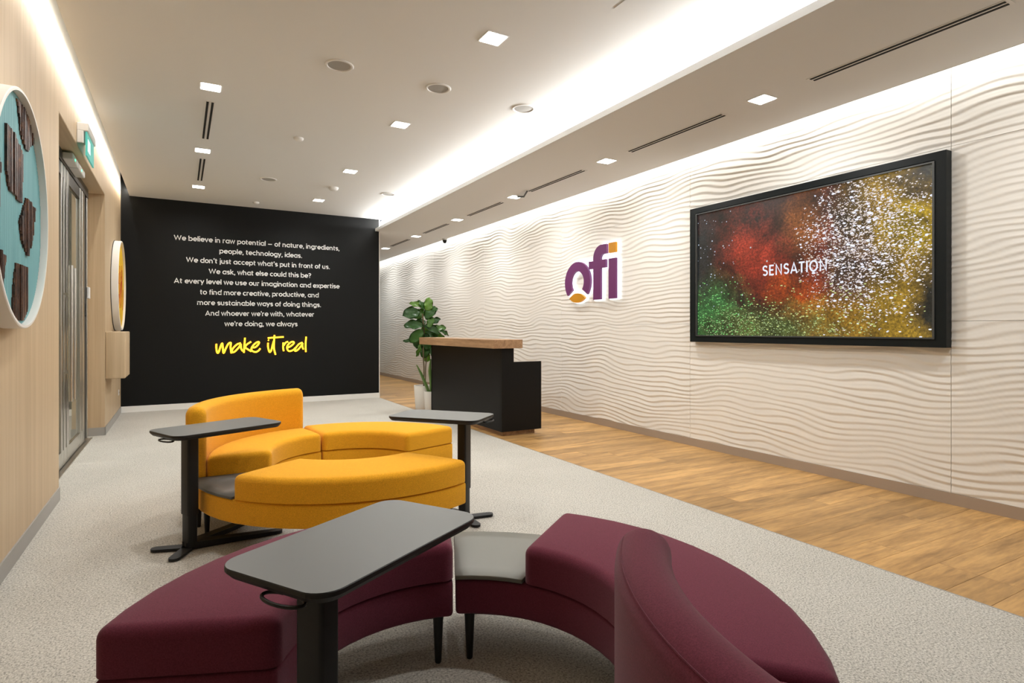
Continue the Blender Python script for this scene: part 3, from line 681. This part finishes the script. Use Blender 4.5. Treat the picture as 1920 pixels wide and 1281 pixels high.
for x, y, s_, nm, lab in ((1.09, 6.46, 1, 'sprinkler_cover', 'small white disc on the high ceiling between the light rows'), (1.05, 10.05, 1, 'sprinkler_cover', 'small white disc on the ceiling close to the black wall'), (1.9, 8.47, 1.4, 'smoke_detector', 'small white smoke detector near the far speakers')):
    b = lathe([(0, 0), (.05*s_, 0), (.05*s_, -.008), (.045*s_, -.02*s_), (.03*s_, -.03*s_), (0, -.032*s_)], 24)
    tag(obj(nm, b, M_fix, None, (x, y, ZM), smooth=40), lab, 'detector' if nm[1] == 'm' else 'sprinkler')
tag(obj('ceiling_hatch', boxes((2.37, 2.83, 2.40, 2.87, ZM-.003, ZM)), M_ceil), 'square flush access hatch in the high ceiling near the bright cove', 'hatch')
cam_o = thing('security_camera', 'small black dome camera hanging at the edge of the dropped ceiling', 'camera', (4.56, 10.7, ZS))
obj('base', lathe([(0, 0), (.05, 0), (.05, -.03), (0, -.03)], 24), M_fix, cam_o, smooth=40)
obj('dome', lathe([(0, -.03), (.042, -.03), (.04, -.06), (.025, -.085), (0, -.095)], 24), M_slot, cam_o, smooth=40)
tag(obj('ceiling_bracket', tube([(-.06, -.18, -.02), (0, 0, -.045), (.0, .17, -.012)], .012, 6), M_darkmetal, None, (3.95, 6.62, ZS)), 'dark bent bracket on the dropped ceiling between slot and light', 'bracket')

# ------------------------------------------------------------ modular seating
def sector(ri_, ro, a0, a1, z0, z1, crown=0, nr=6, na=13, lean=0, ztop=None):
    """solid ring sector, radians swept in degrees; optional crowned top; lean moves the top outward"""
    bm = bmesh.new(); n = max(4, int(abs(a1-a0)/90*na)); cols = []
    for i in range(n+1):
        a = R(a0+(a1-a0)*i/n); ca, sa = math.cos(a), math.sin(a); col = []
        e = min(i, n-i)/n
        ca_ = 1-(1-min(1, 2*e*2.2))**2
        for j in range(nr+1):
            t = j/nr; r = ri_+(ro-ri_)*t
            zt = z1+crown*(1-(2*t-1)**2)*ca_
            col.append((bm.verts.new((r*ca, r*sa, z0)), bm.verts.new(((r+lean)*ca, (r+lean)*sa, zt))))
        cols.append(col)
    for A, B in zip(cols, cols[1:]):
        for j in range(nr):
            bm.faces.new((A[j][1], A[j+1][1], B[j+1][1], B[j][1])); bm.faces.new((A[j][0], B[j][0], B[j+1][0], A[j+1][0]))
        bm.faces.new((A[0][0], A[0][1], B[0][1], B[0][0])); bm.faces.new((A[nr][0], B[nr][0], B[nr][1], A[nr][1]))
    for A in (cols[0], cols[-1]):
        for j in range(nr): bm.faces.new((A[j][0], A[j+1][0], A[j+1][1], A[j][1]))
    bmesh.ops.recalc_face_normals(bm, faces=bm.faces)
    return bm
def soften(bm, top, bot, zmid, seg=5, vert=None):
    sharp = [e for e in bm.edges if len(e.link_faces) == 2 and e.calc_face_angle() > R(50)]
    A = [e for e in sharp if not (e.verts[0].co.z < zmid and e.verts[1].co.z < zmid)]
    B = [e for e in sharp if e.verts[0].co.z < zmid and e.verts[1].co.z < zmid]
    bmesh.ops.bevel(bm, geom=A+B if abs(top-bot) < 1e-6 else A, offset=top, segments=seg, affect='EDGES', profile=.5, clamp_overlap=True)
    return bm
def back_sweep(r0, r1, a0, a1, z0, z1):
    T = (r1-r0)/2; rc = (r0+r1)/2; rho = T*.92; prof = [(-T, 0), (-T, .3*(z1-z0)), (-T, .7*(z1-z0)), (-T, (z1-z0)-rho)]
    hh = z1-z0
    prof += [(T*math.cos(R(a)), hh-rho+rho*math.sin(R(a))) for a in range(165, 0, -15)]
    prof += [(T, hh-rho), (T, .7*hh), (T, .3*hh), (T, 0)]
    st = []; N = 44; er = .045; ea = math.degrees(er/rc)
    for k in range(7): st.append((a0+ea*(1-math.cos(R(90*k/7))), er*(1-math.sin(R(90*k/7)))))
    st += [(a0+ea+(a1-a0-2*ea)*i/N, 0) for i in range(N+1)]
    for k in range(6, -1, -1): st.append((a1-ea*(1-math.cos(R(90*k/7))), er*(1-math.sin(R(90*k/7)))))
    bm = bmesh.new(); rings = []
    for a, d in st:
        ca, sa = math.cos(R(a)), math.sin(R(a)); f = (T-d)/T
        rings.append([bm.verts.new(((rc+x*f)*ca, (rc+x*f)*sa, z0+z-d*(z/hh))) for x, z in prof])
    m_ = len(prof)
    for A, B in zip(rings, rings[1:]):
        for i in range(m_): bm.faces.new((A[i], A[(i+1) % m_], B[(i+1) % m_], B[i]))
    bm.faces.new(rings[0]); bm.faces.new(rings[-1][::-1])
    bmesh.ops.recalc_face_normals(bm, faces=bm.faces); return bm
def leg_bm():
    return lathe([(0, 0), (.010, 0), (.012, .004), (.019, .16), (.023, .185), (0, .185)], 16)
def sofa(label, centre, ri_, ro, a0, a1, M, zb=(.185, .318), zs=(.322, .455), plate=None, back=None):
    """a0<a1 in degrees; plate=(p0,p1) range of the flush table end; back=thickness of an outer backrest"""
    t = thing('sofa_module', label, 'sofa', (*centre, 0))
    rb_o = ro-(back or 0)
    obj('base', soften(sector(ri_+.006, rb_o-.006 if not back else rb_o, a0+.3, a1-.3, zb[0], zb[1]-.001), .014, .014, .25, 3), M, t, smooth=50)
    c0, c1 = a0, a1
    if plate:
        p0, p1 = plate
        if p0 == a0: c0 = p1
        else: c1 = p0
        pl = obj('table_insert', soften(sector(ri_, ro, p0, p1, zb[1]+.001, zb[1]+.017), .002, .002, 0, 1), M_tab if M is M_yel else M_ins, t, smooth=50)
    obj('seat_cushion', soften(sector(ri_, rb_o, c0+.2, c1-.2, zs[0], zs[1], .010), .036, .01, .36, 6), M, t, smooth=50)
    if back:
        obj('backrest', back_sweep(rb_o-.002, ro, a0, a1, zb[0], .77), M, t, smooth='all')
    if back:
        T_ = back/2+.001; rc_ = ro-T_; rho_ = T_*.92; q = R(140)
        rr_ = rc_-math.cos(q)*T_*1.01; zz_ = .77-rho_+rho_*math.sin(q)*1.01
        obj('piping', tube([(rr_*math.cos(R(a)), rr_*math.sin(R(a)), zz_) for a in np.linspace(a0+3, a1-3, 60)], .0016, 5), M, t)
    obj('underframe', sector(ri_+.05, ro-.07, a0+4, a1-4, zb[0]-.018, zb[0]+.002, nr=2), M_steelblk, t)
    ins = 4.5
    for a in (a0+ins*1.3, a1-ins*1.3):
        for r in (ri_+.05, ro-.07):
            obj('leg', leg_bm(), M_steelblk, t, (r*math.cos(R(a)), r*math.sin(R(a)), 0), smooth=40)
    return t
M_ins = mat('grey_insert', (.15, .145, .118), .45, spec=.6)
yl = 'yellow sofa modules'; pl_ = 'burgundy sofa modules'
CY = (1.03, 4.096)
s = sofa('mustard yellow curved sofa with tall backrest, nearest the black wall', CY, .50, 1.0, 99.5, 180, M_yel, back=.115); s['group'] = yl
s = sofa('mustard yellow backless curved bench on the desk side of the ring', CY, .50, .98, 18.3, 98.9, M_yel); s['group'] = yl
s = sofa('mustard yellow long curved bench with dark table insert at its left end', (1.05, 4.09), .49, .98, -180.5+.3, -60.5, M_yel, plate=(-180.2, -145.3)); s['group'] = yl
s = sofa('burgundy curved bench under the large black laptop table', (.70, 1.505), .505, .985, 69.2, 157.2, M_pur); s['group'] = pl_
s = sofa('burgundy curved bench with grey table insert at its left end', (.69, 1.53), .50, .975, -51.5, 66.6, M_pur, plate=(37.5, 66.6)); s['group'] = pl_
s = sofa('burgundy curved sofa with its back turned to the camera', (.664+1.49*math.cos(R(-51)), 1.548+1.49*math.sin(R(-51))), .48, .985, 130.5, 212, M_pur, back=.125); s['group'] = pl_

# ------------------------------------------------------------ laptop tables
def laptop_table(label, post, ang, ztop=.68):
    t = thing('laptop_table', label, 'table', (*post, 0), R(ang))
    top = obj('tabletop', None_bm(), [M_tab, M_tabedge], t)
    obj('post', soften(prism(rrect(.062, .092, .012, 4), .20, ztop-.02), .001, .001, 0, 1), M_steelblk, t, smooth=40)
    obj('inner_post', prism(rrect(.052, .080, .010, 4), .012, .22), M_steelblk, t, smooth=40)
    for a, L_ in ((21, .50), (-21, .50), (140, .20), (-140, .20)):
        n = 9; P_ = []
        w0, w1 = .034, .029
        P_ = [(-.02, -w0), (L_-w1, -w1)]+[(L_-w1+w1*math.sin(R(180*i/n)), -w1*math.cos(R(180*i/n))) for i in range(1, n)]+[(L_-w1, w1), (-.02, w0)]
        bm = prism(P_, .004, .022 if L_ > .3 else .018)
        if L_ > .3:
            for v_ in bm.verts:
                if v_.co.x < .05 and v_.co.z > .01: v_.co.z = .045
        obj('foot', bm, M_steelblk, t, rot=(0, 0, R(a)))
    # bag hook loop under the post end
    lp = [(-.150+.026*math.cos(2*PI*i/28), -.055+.064*math.sin(2*PI*i/28), ztop-.034) for i in range(28)]
    h_ = obj('bag_hook', tube(lp, .0045, 8, closed=True), M_steelblk, t, smooth=True)
    obj('hook_plate', boxes((-.13, -.09, -.03, -.0, ztop-.038, ztop-.027)), M_steelblk, h_)
    return t
def None_bm():
    w, l, r = .37, .642, .065; z = .68; cx = .163
    bm = bmesh.new(); o1 = rrect(l, w, r, 8, cx); o2 = rrect(l-.004, w-.004, r-.002, 8, cx); o3 = rrect(l-.03, w-.03, r-.015, 8, cx)
    L4 = [[bm.verts.new((x, y, zz)) for x, y in o] for o, zz in ((o3, z-.028), (o1, z-.012), (o1, z-.002), (o2, z))]
    n = len(o1); f = bm.faces.new(L4[0][::-1]); f.material_index = 1
    for A, B in zip(L4, L4[1:]):
        for i in range(n): f = bm.faces.new((A[i], A[(i+1) % n], B[(i+1) % n], B[i])); f.material_index = 1
    f = bm.faces.new(L4[-1]); f.material_index = 0
    return bm
t = laptop_table('black laptop table at the left of the yellow sofa', (.05, 3.80), 24); t['group'] = 'laptop tables beside the yellow sofas'
t = laptop_table('black laptop table between the yellow bench and the reception desk', (1.63, 3.50), 131); t['group'] = 'laptop tables beside the yellow sofas'
t = laptop_table('large black laptop table over the burgundy bench in the foreground', (.30, 1.512), 31.5)

# ------------------------------------------------------------ plants
M_leaf = mat('fig_leaf', (.06, .17, .03), .38, spec=.5, coat=.15); g = NG(M_leaf)
oi = g.n.new('ShaderNodeObjectInfo'); nn = g.add('ShaderNodeTexNoise', {'Vector': g.coords(), 'Scale': 9.}).outputs[0]
c = g.ramp(oi.outputs['Random'], [(0, (.022, .085, .018)), (.55, (.045, .15, .025)), (1, (.24, .44, .07))])
g.col(g.mix(g.math('MULTIPLY', nn, .4), c, (.10, .22, .05)))
M_stem = mat('brown_stem', (.13, .10, .05), .7); M_succ = mat('succulent_green', (.11, .20, .05), .5)
def pot(r, hh): return lathe([(0, 0), (r*.80, 0), (r*.84, .01), (r, hh-.008), (r, hh), (r-.014, hh), (r-.018, hh-.04), (0, hh-.04)], 48)
def leaf_mesh(L_, Wd, rs):
    bm = bmesh.new(); nu, nv = 10, 6; rows = []
    for i in range(nu+1):
        t = i/nu; w = Wd*.5*(.10+.9*(math.sin(PI*min(1, t**.78))**.62 if 0 < t < 1 else 0))*(.62+.5*t)
        w = max(w, .004) if t < 1 else .004
        row = []
        for j in range(nv+1):
            s_ = j/nv*2-1
            z = -.30*L_*t*t+.10*L_*t + .22*abs(s_)*w + .018*math.sin(t*13+rs+s_*3)*abs(s_)
            row.append(bm.verts.new((t*L_, s_*w, z)))
        rows.append(row)
    for A, B in zip(rows, rows[1:]):
        for j in range(nv): bm.faces.new((A[j], B[j], B[j+1], A[j+1]))
    r_ = bmesh.ops.solidify(bm, geom=bm.faces[:], thickness=.0012)
    return bm
pf = thing('potted_fig', 'tall fiddle leaf fig in a white pot behind the reception desk', 'plant', (3.32, 8.63, 0))
p_ = obj('pot', pot(.15, .376), M_pot, pf, smooth=40); obj('soil', lathe([(0, .335), (.13, .336), (0, .352)], 24), M_soil, pf)
tr = [(.0, 0, .33), (.012, .01, .6), (-.006, 0, .9), (.01, .01, 1.2), (-.02, 0, 1.5)]
obj('trunk', tube(smooth_path(tr), .012, 8), M_stem, pf, smooth=True)
obj('trunk', tube(smooth_path([(.04, .02, .33), (.05, .03, .7), (.10, .02, 1.05), (.16, 0, 1.15)]), .009, 8), M_stem, pf, smooth=True)
rnd = random.Random(12)
px = lambda x, y: ((x-795)/112., 1.25-(y-618)/120.)
for (x, y, L_, W_, an, dy) in ((804, 571, .24, .17, 80, .0), (784, 571, .25, .12, 165, .02), (794, 572, .20, .12, 120, .03), (772, 587, .29, .24, 190, -.04), (790, 588, .22, .18, 215, .05), (806, 586, .26, .20, 60, -.03), (814, 583, .20, .13, 40, .06),
        (775, 609, .30, .20, 172, -.05), (790, 606, .24, .2, 200, .05), (804, 604, .20, .14, 70, -.09), (808, 617, .30, .19, -15, -.08), (826, 616, .24, .18, 20, .03), (835, 624, .24, .10, -12, -.02),
        (780, 630, .28, .20, 222, -.05), (788, 637, .28, .22, 250, .03), (812, 628, .28, .22, -35, .02), (826, 632, .24, .18, -10, .05), (770, 639, .20, .07, 172, .02), (799, 640, .28, .22, -80, -.02),
        (797, 657, .24, .20, -95, .0), (784, 657, .20, .09, 258, -.05), (808, 655, .24, .2, -50, .04), (797, 625, .28, .24, 265, .06), (803, 670, .2, .14, -70, .05), (818, 602, .22, .16, 35, .08)):
    X_, Z_ = px(x, y)
    dr = Vector((math.cos(R(an)), rnd.uniform(-.35, .35), math.sin(R(an)))).normalized()
    nn_ = Vector((rnd.uniform(-.5, .3), -.75, .45+rnd.uniform(-.2, .4))); yy_ = nn_.cross(dr).normalized(); zz_ = dr.cross(yy_)
    o = obj('leaf', leaf_mesh(L_, W_, rnd.random()*6), M_leaf, pf, smooth='all')
    mt = Matrix((dr, yy_, zz_)).transposed().to_4x4(); mt.translation = Vector((X_, dy, Z_))-dr*L_*.5
    o.matrix_local = mt
ps = thing('potted_succulent', 'upright cactus-like succulent in a smaller white pot beside the fig', 'plant', (3.335, 8.34, 0))
obj('pot', pot(.115, .312), M_pot, ps, smooth=40); obj('soil', lathe([(0, .275), (.10, .276), (0, .288)], 24), M_soil, ps)
for P_, r_ in (([(-.03, 0, .27), (-.09, 0, .42), (-.16, .01, .58), (-.235, .01, .72)], [.024, .026, .022, .006]), ([(0, 0, .27), (.0, 0, .45), (-.02, .01, .62), (-.01, 0, .80)], [.026, .03, .026, .008]),
               ([(.03, 0, .27), (.05, 0, .5), (.07, 0, .66), (.08, 0, .86)], [.024, .028, .024, .007])):
    bm = tube(smooth_path(P_, 4), [r_[min(len(r_)-1, int(i/4))]*(1-(i % 4)/4)+r_[min(len(r_)-1, int(i/4)+1)]*((i % 4)/4) for i in range(13)], 5)
    obj('succulent_stem', bm, M_succ, ps)
